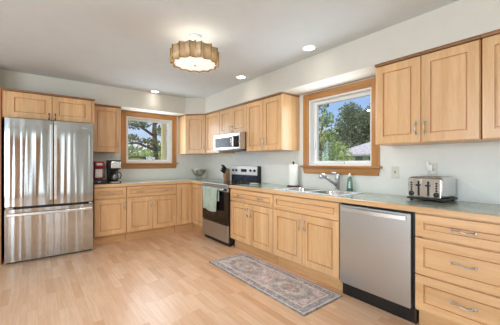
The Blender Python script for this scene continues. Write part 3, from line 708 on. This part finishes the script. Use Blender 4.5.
# toaster
t = thing('toaster', 'long stainless four-slice toaster with black base on the right counter', 'toaster', (-.275, -4.155, Z), R(-95))
tw_, tdp, th_ = .285, .29, .205
MB().box(0, tw_, .0, tdp, .012, .03, .008).build('base', black, t)
bd = MB().box(.004, tw_ - .004, .006, tdp - .006, .03, th_, .028, 5).build('body', steel('toaster_stainless', (.70, .69, .68, 1), .2), t)
MB().box(.012, tw_ - .012, .0, .009, .034, th_ - .014, .006, 3).build('front_panel', steel('toaster_front', (.82, .81, .80, 1), .16, .004, (30, 30, 3)), t)
for x in (.055, .115, .17, .23): MB().box(x - .013, x + .013, .035, tdp - .035, th_ - .004, th_ + .001).build('slot', black, t)
for x in (.102, .178):
    MB().box(x - .008, x + .008, -.001, .004, .045, th_ - .035).build('lever_slot', black, t)
    MB().box(x - .017, x + .017, -.022, .0, .128, .142, .004).build('lever', black, t)
for x in (.044, .240):
    MB().lathe([(.022, 0), (.022, .006), (.018, .012), (.004, .013)], 20, M=Matrix.Translation((x, -.0, .062)) @ Matrix.Rotation(R(90), 4, 'X')).build('knob', black, t)
    for z in (.095, .115, .135, .155):
        MB().lathe([(.008, 0), (.0075, .004), (.002, .005)], 12, M=Matrix.Translation((x, -.0, z)) @ Matrix.Rotation(R(90), 4, 'X')).build('button', black, t)
for x in (.03, tw_ - .03):
    for y in (.03, tdp - .03): MB().lathe([(.012, 0), (.012, .013)], 12, (x, y, 0)).build('foot', black, t)

# coffee makers
t = thing('pod_coffee_maker', 'red single-cup coffee maker beside the refrigerator', 'coffee maker', (-2.094, -.40, Z + .062))
b = MB(); b.box(-.072, .072, .02, .20, 0, .275, .012, 3); b.box(-.074, .074, -.075, .03, .185, .285, .02, 4); b.box(-.055, .055, -.07, .03, 0, .02, .005); b.build('body', red_p, t)
MB().box(-.05, .05, -.02, .019, .03, .165, .006).build('brew_bay', white_p, t)
MB().box(.074, .104, .06, .19, .02, .25, .01, 3).build('water_tank', smoke_glass, t)
MB().box(-.04, .04, -.079, -.072, .222, .255, .003).build('front_plate', nickel, t)
MB().box(-.052, .052, -.07, .0, .02, .026, .002).build('drip_tray', black, t)
t = thing('pod_storage_box', 'flat black storage box under the red coffee maker', 'box', (-2.10, -.36, Z))
MB().box(-.095, .095, -.13, .17, 0, .06, .004).build('body', black, t); MB().box(-.088, .088, -.136, -.129, .008, .052, .002).build('drawer', black, t); MB().box(-.02, .02, -.145, -.135, .028, .036, .002).build('handle', nickel, t)
t = thing('drip_coffee_maker', 'black and steel drip coffee maker right of the red one', 'coffee maker', (-1.87, -.36, Z))
b = MB(); b.box(-.088, .088, -.12, .14, 0, .028, .008, 3); b.box(-.08, .08, .045, .14, .02, .24, .006); b.box(-.09, .09, -.10, .14, .345, .365, .006); b.box(-.086, .086, -.09, .14, .215, .235, .004); b.box(-.09, -.05, -.06, .14, .23, .35, .008); b.build('body', black, t)
MB().box(-.066, .086, -.11, .135, .232, .348, .014, 4).build('steel_front', steel('coffee_steel', (.72, .71, .70, 1), .25), t)
MB().box(-.06, .06, -.125, -.117, .006, .024, .002).build('control_strip', nickel, t)
MB().lathe([(.06, .028), (.06, .031), (.01, .032)], 24, (.0, -.035, 0)).build('hot_plate', dark_metal, t)
t = thing('carafe', 'glass coffee carafe with black handle in the drip coffee maker', 'carafe', (-1.87, -.395, Z + .032))
MB().lathe([(.05, 0), (.064, .01), (.068, .06), (.058, .11), (.047, .13)], 28).build('body', carafe_m, t)
MB().lathe([(.05, .13), (.05, .145), (.03, .155), (.003, .156)], 24).build('lid', black, t)
MB().tube([(.045, -.02, .135), (.085, -.035, .13), (.095, -.04, .09), (.085, -.036, .045), (.066, -.03, .035)], .009, 8).build('handle', black, t)

# outlets
def outlet(y, z, label, switch=False):
    t = thing('outlet', label, 'outlet', (0, y, z), RW, 'wall plates')
    MB().box(-.038, .038, -.007, 0, -.06, .06, .003).build('cover_plate', cream_p, t)
    if switch:
        MB().box(-.006, .006, -.010, -.006, -.012, .012, .001).build('toggle', grey_plastic, t)
    else:
        for zz in (-.022, .022): MB().box(-.017, .017, -.010, -.006, zz - .015, zz + .015, .003).build('socket', white_p, t)
outlet(-3.936, 1.147, 'almond switch plate on the wall between sink window and toaster', True)
outlet(-4.268, 1.180, 'almond outlet plate on the wall behind the toaster')
t = thing('plug_in_adapter', 'small white plug-in device in the outlet behind the toaster', 'adapter', (-.0105, -4.262, 1.195), RW)
MB().box(-.02, .02, -.045, 0, -.03, .03, .008, 3).build('body', white_p, t); MB().box(-.033, -.014, -.03, -.002, -.02, .062, .007, 3).build('vial', white_p, t)

# ------------------------------------------------------------------ rug
t = MB(); RL, RWD = 1.545, .545
m_ = rug_mat(RL, RWD)
t.box(-RL / 2, RL / 2, -RWD / 2, RWD / 2, 0.0, .008, .003)
rug = t.build('rug', m_); rug.location = (-.893, -2.972, .001); rug.rotation_euler = (0, 0, RW); tag(rug, 'faded blue and rose persian runner rug in front of the sink cabinets', 'rug')

# ------------------------------------------------------------------ lamps
LX, LY = -1.652, -2.795
t = thing('ceiling_lamp', 'scalloped gold drum semi-flush ceiling lamp with lit white diffuser', 'lamp', (LX, LY, CZ))
MB().lathe([(.062, 0), (.062, -.025), (.05, -.035), (.012, -.037)], 28).build('canopy', white_p, t)
MB().lathe([(.01, -.03), (.01, -.15), (.01, -.27)], 12).build('stem', gold, t)
nl = 14; N = nl * 12; Rr = .226
def rad(a):
    u = (a * nl / (2 * math.pi)) % 1.0
    return Rr - .030 * math.sin(math.pi * u)
sh = MB(); V = []; F = []
z0, z1 = -.278, -.140
for k in range(N):
    a = 2 * math.pi * k / N; r = rad(a)
    V += [(r * math.cos(a), r * math.sin(a), z0), (r * math.cos(a), r * math.sin(a), z1)]
for k in range(N): a, b = 2 * k, 2 * ((k + 1) % N); F.append((a, b, b + 1, a + 1))
shade = sh.faces(V, F, True).build('shade', shell_m, t); so = shade.modifiers.new('thick', 'SOLIDIFY'); so.thickness = .004; so.offset = 0
for z in (z0, z1):
    MB().tube([(rad(2 * math.pi * k / N) * math.cos(2 * math.pi * k / N) * 1.006, rad(2 * math.pi * k / N) * math.sin(2 * math.pi * k / N) * 1.006, z) for k in range(N + 1)], .0045, 6).build('trim_ring', gold, t)
for k in range(nl):
    a = 2 * math.pi * k / nl
    MB().tube([(.228 * math.cos(a), .228 * math.sin(a), z0 - .002), (.228 * math.cos(a), .228 * math.sin(a), z1 + .002)], .0065, 8).build('rib', gold, t)
V = []; F = []; prof = [(.972, .02), (.965, .008), (.75, -.001), (.35, -.005), (.02, -.006)]
for q, dz in prof:
    for k in range(N): a = 2 * math.pi * k / N; rr_ = rad(a) * q if q > .9 else .19 * q; V.append((rr_ * math.cos(a), rr_ * math.sin(a), z0 + dz))
for j in range(len(prof) - 1):
    for k in range(N): F.append((j * N + k, j * N + (k + 1) % N, (j + 1) * N + (k + 1) % N, (j + 1) * N + k))
F.append(tuple((len(prof) - 1) * N + k for k in range(N)))
MB().faces(V, F, True).build('diffuser', lamp_glow, t)
MB().lathe([(.012, z0 - .003), (.011, z0 - .012), (.002, z0 - .016)], 14).build('finial', gold, t)
light('lamp_downlight', 'AREA', (LX, LY, CZ - .30), (0, 0, 0), 16, (1, .93, .82), shape='DISK', size=.36)
lo = light('lamp_bulb', 'POINT', (LX, LY, CZ - .20), (0, 0, 0), 1.5, (1, .90, .74), shadow_soft_size=.06)
for k, (x, y, nm) in enumerate(((-.562, -3.292, 'recessed downlight nearest the sink window'), (-.545, -2.035, 'middle recessed downlight above the range counter'), (-1.24, -.467, 'recessed downlight in front of the far window'))):
    t = thing('downlight', nm, 'ceiling light', (x, y, CZ), 0, 'recessed downlights')
    MB().lathe([(.058, -.001), (.062, -.006), (.082, -.004), (.084, 0)], 32, cap=False).build('trim_ring', white_p, t)
    MB().lathe([(.058, 0), (.058, -.002), (.003, -.0025)], 32).build('lens', can_glow, t)
    light('downlight_beam', 'SPOT', (x, y, CZ - .02), (0, 0, 0), 2.6, (1, .93, .84), spot_size=R(125), spot_blend=.8, shadow_soft_size=.06)
